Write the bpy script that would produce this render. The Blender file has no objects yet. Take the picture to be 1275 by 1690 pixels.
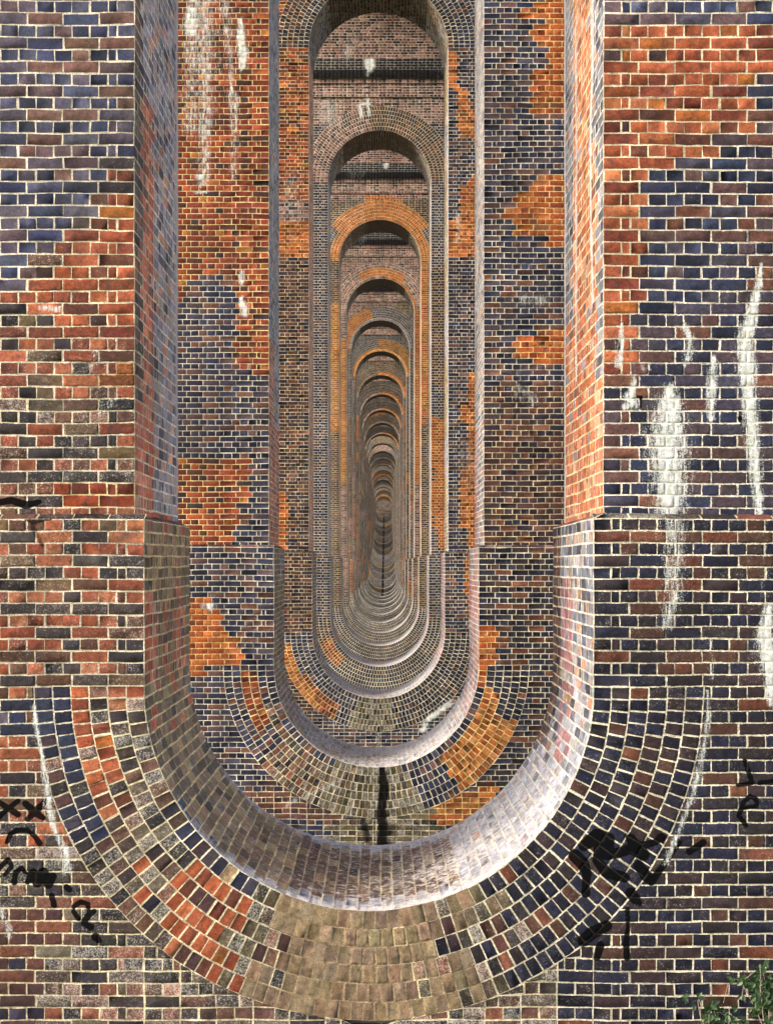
import bpy, math, random
import numpy as np
from math import pi, sin, cos, radians, sqrt

# ------------------------------------------------------------------ camera, sky, sun
scn = bpy.context.scene
col = scn.collection
F_PX = 2470.0                      # focal length in photo pixels (photo is 1690 px tall)
VPX, VPY = 629.0, 930.0            # where the horizontal lines of the viaduct meet
cam_d = bpy.data.cameras.new('camera')
cam = bpy.data.objects.new('camera', cam_d); col.objects.link(cam)
cam.location = (0, 0, 0); cam.rotation_euler = (radians(90), 0, 0)
cam_d.sensor_fit = 'VERTICAL'; cam_d.sensor_height = 36.0
cam_d.lens = F_PX / 1690 * 36.0
cam_d.shift_y = (VPY - 845) / 1690; cam_d.shift_x = (637.5 - VPX) / 1690
cam_d.clip_start = 0.1; cam_d.clip_end = 6000
scn.camera = cam

SUN_EL, SUN_AZ = radians(32), radians(238)       # azimuth clockwise from +Y
world = bpy.data.worlds.new('World'); scn.world = world; world.use_nodes = True
wn = world.node_tree.nodes; wl = world.node_tree.links
bg = wn['Background']; bg.inputs[1].default_value = 0.15
sky = wn.new('ShaderNodeTexSky'); sky.sky_type = 'NISHITA'; sky.sun_disc = False
sky.sun_elevation = SUN_EL; sky.sun_rotation = SUN_AZ
sky.air_density = 0.7; sky.dust_density = 4.0; sky.ozone_density = 0.6
wl.new(sky.outputs[0], bg.inputs[0])
sd = bpy.data.lights.new('sun', 'SUN'); sd.energy = 1.0; sd.angle = radians(14); sd.color = (1.0, .95, .88)
sun = bpy.data.objects.new('sun', sd); col.objects.link(sun)
sun.rotation_euler = (radians(90) - SUN_EL, 0, -SUN_AZ + pi)
from mathutils import Vector
sv = Vector((sin(SUN_AZ) * cos(SUN_EL), cos(SUN_AZ) * cos(SUN_EL), sin(SUN_EL)))
sun.rotation_euler = sv.to_track_quat('Z', 'Y').to_euler()
scn.view_settings.view_transform = 'Standard'; scn.view_settings.look = 'None'
scn.view_settings.gamma = 1.0; scn.view_settings.use_curve_mapping = False
scn.view_settings.exposure = 1.26

rng = np.random.default_rng(7)
random.seed(7)

# ------------------------------------------------------------------ viaduct dimensions (metres, eye level = 0)
N_PIERS = 26
D1, STEP = 9.40, 11.10
W_UP, W_LO = 2.94, 2.79            # opening width above / below the plinth ledge
TH = 2.0                           # pier thickness above the ledge
PROUD = 0.09                       # plinth stands proud of the wall
CROWN = 12.36
HC = 0.076                         # course height
RING_N, RING_T = 6, 0.1145
Z_BAND = 14.05
HALF = 4.3                         # half of the pier's width
INV = {1: -2.16, 2: -2.78, 3: -2.84, 4: -2.93, 5: -2.95, 6: -3.0, 7: -3.0, 8: -2.95, 9: -2.95, 10: -2.95, 11: -2.92, 12: -2.9, 13: -2.85}
for n_, y_ in zip(range(14, 27), (971, 957, 946, 937, 931, 924, 916, 907, 897, 886, 875, 863, 853)):
    INV[n_] = -(y_ - 930) / (F_PX / (D1 + STEP * (n_ - 1)))

def y_front(n): return D1 + STEP * (n - 1)
def x_mid(n):
    return -0.078 + (0.075 * (n - 1) / 8 if n <= 9 else 0.075 + 0.46 * (n - 9) / 17)
def pxm(n, plinth=False): return F_PX / (y_front(n) - (PROUD if plinth else 0))
def M(n, px, py, plinth=False):
    s = pxm(n, plinth); return ((px - VPX) / s, (VPY - py) / s)

# ------------------------------------------------------------------ brick colours
def lin(c):
    c = np.asarray(c, float) / 255.0
    return np.where(c <= .04045, c / 12.92, ((c + .055) / 1.055) ** 2.4)
PAL = {   # name: (colours as seen, header weights, stretcher weights, mortar, lichen)
 'BLUE':  ([(66,72,104),(82,84,112),(94,88,106),(104,84,92),(50,56,86),(120,88,82),(42,46,66)], [4,3,2,1,3,.6,1], [1,2,3,4,1,2,1], (226,216,190), .06),
 'SLATE': ([(52,58,84),(44,46,68),(84,70,80),(98,72,72),(36,40,60),(116,78,66),(70,66,84)], [4,3,1.5,1,3,.6,2], [2,1.5,3,3,1,2,3], (222,214,192), .10),
 'DARK':  ([(40,42,64),(34,34,50),(62,48,54),(84,58,50),(50,44,50),(108,64,50),(124,76,60)], [5,4,2,1,2,.4,.2], [2,2,3,2.5,2,1.5,.8], (222,214,186), .28),
 'RED':   ([(176,86,62),(192,98,72),(156,76,58),(134,64,54),(112,62,54),(200,112,82),(84,62,60),(196,108,58)], [4,4,3,2,1.5,2,1.2,.5], [3,3,3,3,1.5,1,.6,.8], (224,210,172), .14),
 'DRED':  ([(164,70,46),(142,58,42),(118,52,42),(184,86,54),(92,50,46),(196,116,62),(70,54,56)], [4,4,3,2,2,.7,1], [4,4,3,2,2,.5,.6], (230,208,150), .08),
 'MIX':   ([(170,86,66),(146,74,60),(106,68,60),(80,72,68),(62,58,60),(188,106,82),(122,90,74),(68,60,60)], [4,3,2,1.2,1,2,1.5,1], [1.6,1.8,2.5,3,3,.8,2,3], (218,206,176), .40),
 'OLDMIX':([(108,78,66),(84,70,62),(66,60,58),(130,92,76),(150,92,72),(52,48,52),(110,98,82)], [3,3,3,2,1.5,2,1.5], [2,3,3,2,1,3,1.5], (216,204,164), .62),
 'ORANGE':([(196,104,50),(182,90,44),(206,118,60),(164,78,42),(188,116,72),(132,78,54)], [4,3,3,2.5,1.5,.7], [4,4,2,3,1.5,.6], (238,204,134), .14),
 'AMBER': ([(190,112,52),(170,92,44),(204,134,70),(150,84,46),(180,122,74)], [4,3,3,2,2], [4,3,3,2,2], (238,208,140), .25),
 'BROWN': ([(96,64,56),(80,56,54),(66,52,58),(112,74,60),(52,48,62),(128,80,60)], [3,3,3,2,3,1], [3,3,3,3,2,1.5], (214,200,164), .14),
 'OLD':   ([(146,98,84),(116,82,76),(166,124,110),(92,70,68),(180,142,128),(64,52,56)], [3,3,2,2,2,2], [3,3,3,2,2,2], (226,212,190), .45),
 'BUFF':  ([(158,136,106),(148,127,98),(164,143,112),(136,117,92),(154,131,103)], [3,3,3,1,2], [3,3,3,1,2], (158,138,108), .12),
 'MOSS':  ([(96,88,66),(78,72,56),(112,98,74),(66,60,50),(124,108,84),(88,70,56)], [3,3,2,3,1,2], [3,3,2,3,1,2], (206,198,166), .75),
 'SOOT':  ([(14,15,20),(10,10,14),(20,18,20)], [1,1,1], [1,1,1], (56,54,52), .0),
 'INK':   ([(22,24,34),(16,16,24),(34,30,32)], [1,1,1], [1,1,1], (176,172,160), .10),
 'JAMBR': ([(220,134,90),(206,114,72),(226,150,112),(190,120,92),(168,152,158),(234,176,140),(150,96,80)], [4,4,3,2,1,2,1], [4,4,3,2,1,2,1], (244,226,176), .25),  # jamb sets, LAV too: stronger light on the jambs put into paler colour
 'LAV':   ([(146,150,168),(170,166,176),(120,126,146),(178,166,166),(196,150,128),(90,90,106),(70,70,84)], [3,3,3,2,2,2,1], [3,3,3,2,2,2,1], (240,234,218), .30),
 'JAMBL': ([(206,116,84),(182,98,74),(150,98,84),(222,140,104),(120,92,88),(196,150,130)], [4,3,2,2,1,1], [4,3,2,2,1,1], (232,216,176), .25),
 'ROSE':  ([(178,122,120),(166,118,124),(190,142,138),(164,148,162)], [3,2,2,1], [3,2,2,1], (230,222,206), .20),
 'TAN':   ([(150,130,98),(128,110,84),(176,152,112),(104,90,72),(186,150,116),(152,122,92)], [3,3,2,3,1,2], [3,3,2,3,1,2], (240,222,162), .50),
 'PALE':  ([(190,194,208),(204,204,210),(176,182,200),(208,200,192),(164,168,186)], [3,3,3,2,1], [3,3,3,2,1], (238,230,208), .15),
 'WORN':  ([(128,98,78),(108,80,64),(146,116,92),(92,70,56),(164,142,120)], [3,3,2,2,1], [3,3,2,2,1], (214,190,160), .35),
}
PN = list(PAL); PI = {k: i for i, k in enumerate(PN)}
PCOL = [(lin(v[0]) * .62) for v in PAL.values()]
for _k in ('BLUE', 'SLATE', 'DARK', 'INK', 'LAV'):
    c_ = PCOL[PI[_k]]; PCOL[PI[_k]] = c_ * np.array([1.02, 1.02, .92]) * (1.12 if _k != 'LAV' else 1.0)
for _k in ('RED', 'MIX', 'DRED'):
    c_ = PCOL[PI[_k]]; PCOL[PI[_k]] = np.where((c_[:, :1] > 2.2 * c_[:, 2:]), c_ * np.array([.97, 1.14, .88]), c_ * np.array([.94, .90, .95]))
PMOR = np.array([lin(v[3]) * .84 for v in PAL.values()])
PLIC = np.array([v[4] for v in PAL.values()])

def in_poly(x, z, poly):
    r = np.zeros(len(x), bool); j = len(poly) - 1
    for i in range(len(poly)):
        xi, zi = poly[i]; xj, zj = poly[j]
        c = ((zi > z) != (zj > z)) & (x < (xj - xi) * (z - zi) / ((zj - zi) or 1e-9) + xi)
        r ^= c; j = i
    return r

def hashf(a, b, s=0):
    h = np.sin(a * 12.9898 + b * 78.233 + s * 37.719) * 43758.5453
    return h - np.floor(h)
def vnoise(x, z, s=0):
    xi, zi = np.floor(x), np.floor(z); fx, fz = x - xi, z - zi
    fx = fx * fx * (3 - 2 * fx); fz = fz * fz * (3 - 2 * fz)
    a, b = hashf(xi, zi, s), hashf(xi + 1, zi, s); c, d = hashf(xi, zi + 1, s), hashf(xi + 1, zi + 1, s)
    return (a * (1 - fx) + b * fx) * (1 - fz) + (c * (1 - fx) + d * fx) * fz

# ------------------------------------------------------------------ materials
def nt(m):
    m.use_nodes = True; t = m.node_tree
    return t, t.nodes, t.links, t.nodes['Principled BSDF']
def noise(N, L, coord, scale, detail=4, rough=.6):
    n = N.new('ShaderNodeTexNoise'); n.inputs['Scale'].default_value = scale
    n.inputs['Detail'].default_value = detail; n.inputs['Roughness'].default_value = rough
    L.new(coord, n.inputs['Vector']); return n.outputs['Fac']
def mrange(N, L, v, a, b, c, d):
    n = N.new('ShaderNodeMapRange'); n.inputs[1].default_value = a; n.inputs[2].default_value = b
    n.inputs[3].default_value = c; n.inputs[4].default_value = d; L.new(v, n.inputs[0]); return n.outputs[0]
def mth(N, L, op, a, b=None, clamp=False):
    n = N.new('ShaderNodeMath'); n.operation = op; n.use_clamp = clamp
    for i, v in enumerate((a, b)):
        if v is None: continue
        if isinstance(v, (int, float)): n.inputs[i].default_value = v
        else: L.new(v, n.inputs[i])
    return n.outputs[0]
def mixc(N, L, f, a, b, mode='MIX'):
    n = N.new('ShaderNodeMix'); n.data_type = 'RGBA'; n.blend_type = mode
    for i, v in ((0, f), (6, a), (7, b)):
        if isinstance(v, (int, float)): n.inputs[i].default_value = v
        elif isinstance(v, tuple): n.inputs[i].default_value = (*v, 1)
        else: L.new(v, n.inputs[i])
    return n.outputs[2]

def brick_material(name, rough=.72, bump=.5, iso=False):
    m = bpy.data.materials.new(name); t, N, L, P = nt(m)
    a1 = N.new('ShaderNodeAttribute'); a1.attribute_name = 'Col'
    a2 = N.new('ShaderNodeAttribute'); a2.attribute_name = 'Wea'
    sep = N.new('ShaderNodeSeparateColor'); L.new(a2.outputs['Color'], sep.inputs[0])
    tc = N.new('ShaderNodeTexCoord'); co = tc.outputs['Object']
    mp = N.new('ShaderNodeMapping'); mp.inputs['Scale'].default_value = (1.6, 1.6, 1.6) if iso else (3.2, 3.2, .55); L.new(co, mp.inputs[0])
    n1 = noise(N, L, co, 26, 6, .7); n2 = noise(N, L, co, 120, 5, .75); n3 = noise(N, L, co, 1.3, 4, .6)
    ns = noise(N, L, mp.outputs[0], 14, 5, .7)
    # mottling of the fired clay and of the mortar
    f = mth(N, L, 'MULTIPLY', mrange(N, L, n1, .28, .72, .48, 1.48), mrange(N, L, n2, .32, .68, .58, 1.40))
    f = mth(N, L, 'MULTIPLY', f, mrange(N, L, n3, .32, .62, .70, 1.12))
    base = mixc(N, L, 1.0, a1.outputs['Color'], f, 'MULTIPLY')
    # sooty, crumbled joints: the alpha of 'Wea' is 0 on mortar
    nj = noise(N, L, co, 5.5, 6, .75)
    js_ = mth(N, L, 'MULTIPLY', mrange(N, L, nj, .34, .56, .50, 1.12), mrange(N, L, n2, .35, .65, .72, 1.15))
    jm_ = N.new('ShaderNodeMix'); jm_.data_type = 'FLOAT'; L.new(a2.outputs['Alpha'], jm_.inputs[0]); L.new(js_, jm_.inputs[2]); jm_.inputs[3].default_value = 1.0
    base = mixc(N, L, 1.0, base, jm_.outputs[0], 'MULTIPLY')
    # fired brick: dark heart and flashed ends drift across neighbouring bricks
    nf = noise(N, L, co, 11, 3, .6)
    base = mixc(N, L, mth(N, L, 'MULTIPLY', mrange(N, L, nf, .54, .70, 0, .55), a2.outputs['Alpha']), base, (.035, .028, .030))
    # black pits and soot specks
    pit = mrange(N, L, noise(N, L, co, 70, 4, .65), .61, .69, 0, .8)
    base = mixc(N, L, pit, base, (.03, .025, .025))
    # pale lichen and lime specks, as dense as the brick says
    n4 = noise(N, L, co, 95, 5, .85)
    li = mth(N, L, 'ADD', n4, mth(N, L, 'MULTIPLY', sep.outputs[2], .20))
    li = mth(N, L, 'ADD', li, mth(N, L, 'MULTIPLY', mth(N, L, 'SUBTRACT', n1, .5), .35))
    lf = mrange(N, L, li, .66, .75, 0, .62)
    base = mixc(N, L, lf, base, (.50, .47, .40))
    # black paint and damp
    g = mth(N, L, 'ADD', sep.outputs[1], mth(N, L, 'MULTIPLY', mth(N, L, 'SUBTRACT', n2, .5), .45))
    gf = mrange(N, L, g, .42, .62, 0, .97)
    base = mixc(N, L, gf, base, (.0035, .0035, .004))
    # white lime run-off
    w = mth(N, L, 'ADD', sep.outputs[0], mth(N, L, 'MULTIPLY', mth(N, L, 'SUBTRACT', ns, .5), 2.2 if iso else 1.5))
    w = mth(N, L, 'ADD', w, mth(N, L, 'MULTIPLY', mth(N, L, 'SUBTRACT', n2, .5), .9 if iso else 1.5))
    wf = mth(N, L, 'MULTIPLY', mrange(N, L, w, .30 if iso else .40, .62 if iso else .74, 0, .90), mrange(N, L, sep.outputs[0], .02, .15, 0, 1))
    base = mixc(N, L, wf, base, (.58, .55, .52) if iso else mixc(N, L, mrange(N, L, n1, .40, .62, 0, 1), (.70, .72, .70), (.44, .47, .38)))
    L.new(base, P.inputs['Base Color']); L.new(mrange(N, L, gf, 0, 1, .18, .02), P.inputs['Specular IOR Level'])
    L.new(mrange(N, L, n1, .3, .7, rough - .14, rough + .12), P.inputs['Roughness'])
    bp = N.new('ShaderNodeBump'); bp.inputs['Strength'].default_value = bump; bp.inputs['Distance'].default_value = .006
    h = mth(N, L, 'ADD', n1, mth(N, L, 'MULTIPLY', n2, .6)); h = mth(N, L, 'SUBTRACT', h, mth(N, L, 'MULTIPLY', pit, .8))
    L.new(h, bp.inputs['Height']); L.new(bp.outputs[0], P.inputs['Normal'])
    return m
MAT_BRICK = brick_material('weathered_brickwork')
MAT_JAMB = brick_material('smooth_worn_brickwork', .55, .35, True)

def plain_brick_material():
    m = bpy.data.materials.new('plain_brickwork'); t, N, L, P = nt(m)
    uv = N.new('ShaderNodeUVMap'); uv.uv_map = 'UV'
    b = N.new('ShaderNodeTexBrick'); L.new(uv.outputs[0], b.inputs['Vector'])
    b.inputs['Scale'].default_value = 1; b.inputs['Brick Width'].default_value = .23; b.inputs['Row Height'].default_value = .076
    b.inputs['Mortar Size'].default_value = .006; b.inputs['Bias'].default_value = -.2
    b.inputs['Color1'].default_value = (.20, .085, .055, 1); b.inputs['Color2'].default_value = (.055, .045, .06, 1)
    b.inputs['Mortar'].default_value = (.36, .32, .25, 1)
    tc = N.new('ShaderNodeTexCoord')
    n1 = noise(N, L, tc.outputs['Object'], 9, 6, .7); n2 = noise(N, L, tc.outputs['Object'], .7, 3)
    f = mth(N, L, 'MULTIPLY', mrange(N, L, n1, .25, .75, .55, 1.45), mrange(N, L, n2, .3, .7, .75, 1.3))
    L.new(mixc(N, L, 1.0, b.outputs['Color'], f, 'MULTIPLY'), P.inputs['Base Color']); P.inputs['Roughness'].default_value = .8
    bp = N.new('ShaderNodeBump'); bp.inputs['Distance'].default_value = .008; bp.inputs['Strength'].default_value = .6
    L.new(b.outputs['Fac'], bp.inputs['Height']); bp.invert = True; L.new(bp.outputs[0], P.inputs['Normal'])
    return m
MAT_PLAIN = plain_brick_material()

# ------------------------------------------------------------------ brick sheets
class Sheet:
    """collects brick cells (4 corners bl,br,tr,tl seen from outside, outward normal) and builds one mesh"""
    def __init__(s): s.P = []; s.N = []; s.h = []; s.pal = []; s.tag = []; s.mat = []; s.mul = []
    def add(s, P, N, header, pal, mat=0, mul=1.0):
        s.P.append(P); s.N.append(N); s.h.append(header); s.pal.append(pal); s.mat.append(mat); s.mul.append(mul)
    def arrays(s):
        return (np.array(s.P, float).reshape(-1, 4, 3), np.array(s.N, float), np.array(s.h, bool), np.array(s.pal, int), np.array(s.mat, int), np.array(s.mul, float))

def ucoords(Ln, level, mh):
    n = len(Ln); a = np.minimum(mh / Ln, .3); b = np.minimum(.0028 / Ln, .08)
    if level == 0:
        z = np.zeros(n); return np.stack([z, a, 1 - a, z + 1], 1)
    k = {1: 0, 2: 1, 3: 3}.get(level[0] if isinstance(level, tuple) else level, level if not isinstance(level, tuple) else level[1])
    k = level[1] if isinstance(level, tuple) else k
    lo, hi = a + b, 1 - a - b
    cols = [np.zeros(n), a, lo] + [lo + (hi - lo) * (i + 1) / (k + 1) for i in range(k)] + [hi, 1 - a, np.ones(n)]
    return np.stack(cols, 1)

def emit(P, Nn, hdr, pal, mul, level, wea, out, relief, mh=.0050, soft=False):
    """level: -1 flat blended quad, 0 simple raised brick, (r,ku,kv) bevelled brick with inner subdivisions"""
    n = len(P)
    if n == 0: return
    colB = np.zeros((n, 3)); 
    for p in np.unique(pal):
        idx = np.where(pal == p)[0]; cs = PCOL[p]; v = list(PAL.values())[p]
        for hv, wts in ((True, v[1]), (False, v[2])):
            k = idx[hdr[idx] == hv]; w = np.array(wts, float); w /= w.sum()
            colB[k] = cs[rng.choice(len(cs), len(k), p=w)]
    colB *= rng.normal(1, .12, (n, 1)).clip(.6, 1.45) * rng.normal(1, .04, (n, 3)) * mul[:, None]
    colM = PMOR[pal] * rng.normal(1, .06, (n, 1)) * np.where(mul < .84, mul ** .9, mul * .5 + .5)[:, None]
    if soft:
        sm = np.isin(pal, [PI['PALE'], PI['WORN']])[:, None]; c0, m0 = colB, colM
        av = np.array([c.mean(0) for c in PCOL])[pal]; colB = colB * .55 + av * .45 * mul[:, None]; colM = colM * .75 + colB * .25
        colB = np.where(sm, colB * 1.08, c0 * 1.15); colM = np.where(sm, colM, m0)
    lic = (PLIC[pal] * rng.uniform(.3, 1.6, n)).clip(0, 1) * SOOT[0]
    if level == -1:
        us = np.tile([0., 1.], (n, 1)); vs = us
    elif level == 0:
        us = ucoords(np.linalg.norm(P[:, 1] - P[:, 0], axis=1).clip(.03), 0, mh); vs = ucoords(np.linalg.norm(P[:, 3] - P[:, 0], axis=1).clip(.03), 0, mh)
    else:
        lu = np.minimum(np.linalg.norm(P[:, 1] - P[:, 0], axis=1), np.linalg.norm(P[:, 2] - P[:, 3], axis=1) + .03).clip(.03)
        us = ucoords(lu, (1, level[1]), mh); vs = ucoords(np.linalg.norm(P[:, 3] - P[:, 0], axis=1).clip(.03), (1, level[2]), mh)
    nu, nv = us.shape[1], vs.shape[1]
    U = np.repeat(us[:, None, :], nv, 1); V = np.repeat(vs[:, :, None], nu, 2)     # n,nv,nu
    iu = np.minimum(np.arange(nu), nu - 1 - np.arange(nu)); iv = np.minimum(np.arange(nv), nv - 1 - np.arange(nv))
    ring = np.minimum(iu[None, :], iv[:, None])
    pts = (P[:, 0][:, None, None] * ((1 - U) * (1 - V))[..., None] + P[:, 1][:, None, None] * (U * (1 - V))[..., None]
           + P[:, 2][:, None, None] * (U * V)[..., None] + P[:, 3][:, None, None] * ((1 - U) * V)[..., None])
    if level == 0:
        d = np.where(ring >= 1, relief * .8, 0)[None] * np.ones((n, 1, 1))
    elif level == -1: d = np.zeros((n, nv, nu))
    else:
        rel = relief * rng.uniform(.45, 1.5, (n, 1, 1)); tu = rng.normal(0, .0010, (n, 1, 1)); tv = rng.normal(0, .0006, (n, 1, 1))
        rough = rng.normal(0, .0009, (n, nv, nu)) * (ring >= 2)
        d = np.where(ring >= 2, 1, 0)[None] * (rel + tu * (U - .5) * 2 + tv * (V - .5) * 2) + rough
        cor = (ring == 2) & ((iu[None, :] == 2) & (iv[:, None] == 2)); d = d - cor[None] * .003
        d = d + (ring == 1)[None] * rng.normal(.0008, .0009, (n, nv, nu))
        e1 = (P[:, 1] - P[:, 0]); e1 /= np.linalg.norm(e1, axis=1)[:, None].clip(1e-6); e2 = (P[:, 3] - P[:, 0]); e2 /= np.linalg.norm(e2, axis=1)[:, None].clip(1e-6)
        jm = ((ring == 1) | (ring == 2))[None]
        # the outline of every brick wanders a little; foot and shoulder wander together
        wob = rng.normal(0, .0016, (n, nv, nu, 2))
        pts = pts + (jm * wob[..., 0])[..., None] * e1[:, None, None] * .8 + (jm * wob[..., 1])[..., None] * e2[:, None, None] * .8
        sag = rng.normal(0, .0018, (n, 2))
        pts = pts + ((ring >= 1)[None] * sag[:, 0][:, None, None])[..., None] * e1[:, None, None] + ((ring >= 1)[None] * sag[:, 1][:, None, None] * .6)[..., None] * e2[:, None, None]
    pts = pts + d[..., None] * Nn[:, None, None]
    V0 = pts.reshape(-1, 3)
    if level != -1:      # courses wander a few millimetres, as hand-laid ones do
        bx, by, bz = V0[:, 0].copy(), V0[:, 1].copy(), V0[:, 2].copy()
        V0[:, 2] += (vnoise(bx * 1.7 + by, bz * 2.3, 5) - .5) * .012 + (vnoise(bx * 5 + by * 3, bz * 6, 6) - .5) * .006
        V0[:, 0] += (vnoise(bx * 4, bz * 5 + by * 2, 8) - .5) * .007
    W = wea(V0, np.repeat(Nn, nu * nv, 0)) if wea else np.zeros((len(V0), 2))
    W = W.reshape(n, nv * nu, 2)
    g = np.arange(nu * nv).reshape(nv, nu)
    q = np.stack([g[:-1, :-1], g[:-1, 1:], g[1:, 1:], g[1:, :-1]], -1).reshape(-1, 4)
    jj, ii = np.meshgrid(np.arange(nv - 1), np.arange(nu - 1), indexing='ij')
    frame = ((jj == 0) | (ii == 0) | (jj == nv - 2) | (ii == nu - 2)).reshape(-1)
    nq = len(q)
    cc = np.zeros((n, nq, 4, 4)); ww = np.zeros((n, nq, 4, 4)); ww[..., 3] = 1; cc[..., 3] = 1
    if level == -1:
        cc[:, :, :, :3] = (colB * .8 + colM * .2)[:, None, None]
    else:
        vb = np.ones((n, nv * nu, 1)) if level == 0 else (1 + rng.normal(0, .10, (n, nv * nu, 1)))
        cc[:, :, :, :3] = (colB[:, None] * vb)[:, q] if level != 0 else colB[:, None, None]
        cc[:, frame, :, :3] = colM[:, None, None]
    ww[..., :2] = W[:, q]; ww[..., 2] = lic[:, None, None]
    if level != -1: ww[:, frame, :, 3] = 0
    F = (q[None] + (np.arange(n) * nu * nv)[:, None, None]).reshape(-1, 4)
    out.append((V0, F, cc.reshape(-1, 4), ww.reshape(-1, 4)))

def build(name, groups, parent, extra=None):
    """groups: list of (out list, material index); extra: (verts, faces, uvs) plain brickwork in slot 0"""
    vs, fs, cs, ws, mi = [], [], [], [], []; off = 0
    uvs = []
    if extra is not None:
        ev, ef, eu = extra
        vs.append(ev); fs.append(ef); off = len(ev); k = len(ef) * 4
        cs.append(np.tile([.15, .1, .08, 1.], (k, 1))); ws.append(np.tile([0, 0, 0, 1.], (k, 1))); mi.append(np.zeros(len(ef), int)); uvs.append(eu)
    for out, m in groups:
        for V0, F, c, w in out:
            vs.append(V0); fs.append(F + off); off += len(V0); cs.append(c); ws.append(w); mi.append(np.full(len(F), m)); uvs.append(np.zeros((len(F) * 4, 2)))
    V_ = np.concatenate(vs).astype(np.float32); F_ = np.concatenate(fs).astype(np.int32)
    o0 = parent_loc.get(parent.name, (0, 0, 0)) if parent else (0, 0, 0)
    me = bpy.data.meshes.new(name)
    me.vertices.add(len(V_)); me.vertices.foreach_set('co', V_.ravel())
    me.loops.add(len(F_) * 4); me.loops.foreach_set('vertex_index', F_.ravel())
    me.polygons.add(len(F_)); me.polygons.foreach_set('loop_start', np.arange(len(F_), dtype=np.int32) * 4)
    me.polygons.foreach_set('material_index', np.concatenate(mi).astype(np.int32))
    me.update(calc_edges=True)
    a = me.attributes.new('Col', 'FLOAT_COLOR', 'CORNER'); a.data.foreach_set('color', np.concatenate(cs).astype(np.float32).ravel())
    a = me.attributes.new('Wea', 'FLOAT_COLOR', 'CORNER'); a.data.foreach_set('color', np.concatenate(ws).astype(np.float32).ravel())
    uvl = me.uv_layers.new(name='UV'); uvl.data.foreach_set('uv', np.concatenate(uvs).astype(np.float32).ravel())
    for m in (MAT_PLAIN, MAT_BRICK, MAT_JAMB): me.materials.append(m)
    o = bpy.data.objects.new(name, me); col.objects.link(o)
    if parent: o.parent = parent
    return o
parent_loc = {}

# ------------------------------------------------------------------ what each pier looks like: patches and stains
# coordinates read off the pier's own face; each becomes metres on that face.   (palette, plinth?, outline)
def PX(n, pl, pts): return [M(n, a, b, pl) for a, b in pts]
PATCH = {n: [] for n in range(1, N_PIERS + 1)}
def patch(n, pal, pts, pl=False): PATCH[n].append((PI[pal], PX(n, pl, pts)))
# pier 1, left wall
patch(1, 'MIX', [(-900, 480), (0, 488), (22, 470), (60, 440), (62, 415), (84, 412), (84, 392), (118, 386), (118, 366), (160, 350), (160, 300), (172, 298), (172, 268), (300, 268), (300, 1700), (-900, 1700)])
patch(1, 'RED', [(205, 300), (300, 300), (300, 560), (150, 560), (60, 520), (30, 480), (120, 395), (160, 360)])
patch(1, 'AMBER', [(178, 612), (300, 597), (300, 632), (230, 636), (178, 632)])
patch(1, 'OLDMIX', [(-100, 655), (300, 655), (300, 690), (-100, 690)])
patch(1, 'DRED', [(100, 795), (300, 795), (300, 836), (100, 836)])
patch(1, 'BLUE', [(-300, 1150), (48, 1150), (50, 1210), (-300, 1210)])
patch(1, 'OLDMIX', [(-300, 1390), (300, 1390), (300, 1800), (-300, 1800)])
patch(1, 'BROWN', [(-300, 1480), (100, 1500), (80, 1700), (-300, 1700)])
patch(1, 'OLDMIX', [(280, 1570), (960, 1570), (960, 1900), (280, 1900)])
# pier 1, right wall
patch(1, 'DARK', [(960, 600), (2400, 560), (2400, 1800), (900, 1800)])
patch(1, 'SLATE', [(990, 20), (2400, 20), (2400, 860), (990, 860)])
patch(1, 'BLUE', [(990, -900), (2400, -900), (2400, 38), (990, 38)])
patch(1, 'RED', [(990, 38), (2400, 38), (2400, 70), (1275, 130), (1250, 130), (1250, 170), (1246, 212), (1185, 220), (1180, 252), (1110, 254), (1108, 278), (1062, 292), (1058, 340), (1062, 420), (1080, 424), (1080, 446), (1056, 450), (1052, 520), (1046, 560), (1060, 600), (1020, 618), (990, 620)])
# pier 2
patch(2, 'DRED', [(-900, -900), (460, -900), (460, 1700), (-900, 1700)])
patch(2, 'SLATE', [(297, 500), (318, 470), (325, 450), (380, 450), (386, 480), (398, 520), (394, 540), (386, 560), (388, 600), (412, 610), (414, 622), (460, 622), (460, 752), (200, 752), (200, 480)])
patch(2, 'SLATE', [(410, 752), (414, 780), (414, 800), (402, 836), (404, 860), (388, 875), (388, 902), (470, 902), (470, 752)])
patch(2, 'SLATE', [(200, 902), (480, 902), (480, 1800), (200, 1800)])
patch(2, 'ORANGE', [(300, 986), (352, 986), (362, 1020), (364, 1038), (380, 1050), (396, 1070), (400, 1098), (340, 1100), (330, 1112), (300, 1112)], True)
patch(2, 'BROWN', [(440, 1290), (560, 1290), (560, 1345), (400, 1345)], True)
patch(2, 'SLATE', [(780, -900), (1800, -900), (1800, 700), (780, 700)])
patch(2, 'BROWN', [(780, 640), (1800, 640), (1800, 905), (780, 905)])
patch(2, 'DARK', [(780, 905), (1800, 905), (1800, 1800), (780, 1800)])
patch(2, 'ORANGE', [(905, -60), (905, 4), (880, 8), (878, 14), (856, 18), (856, 26), (900, 30), (902, 40), (876, 44), (880, 58), (874, 66), (896, 74), (898, 112), (876, 118), (872, 150), (876, 183), (940, 183), (940, -60)])
patch(2, 'ORANGE', [(882, 292), (940, 292), (940, 405), (896, 405), (898, 392), (850, 388), (852, 372), (832, 362), (830, 352), (842, 334), (856, 320), (876, 312)])
patch(2, 'ORANGE', [(905, 547), (940, 547), (940, 604), (872, 604), (868, 596), (850, 590), (850, 568), (856, 556)])
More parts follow.
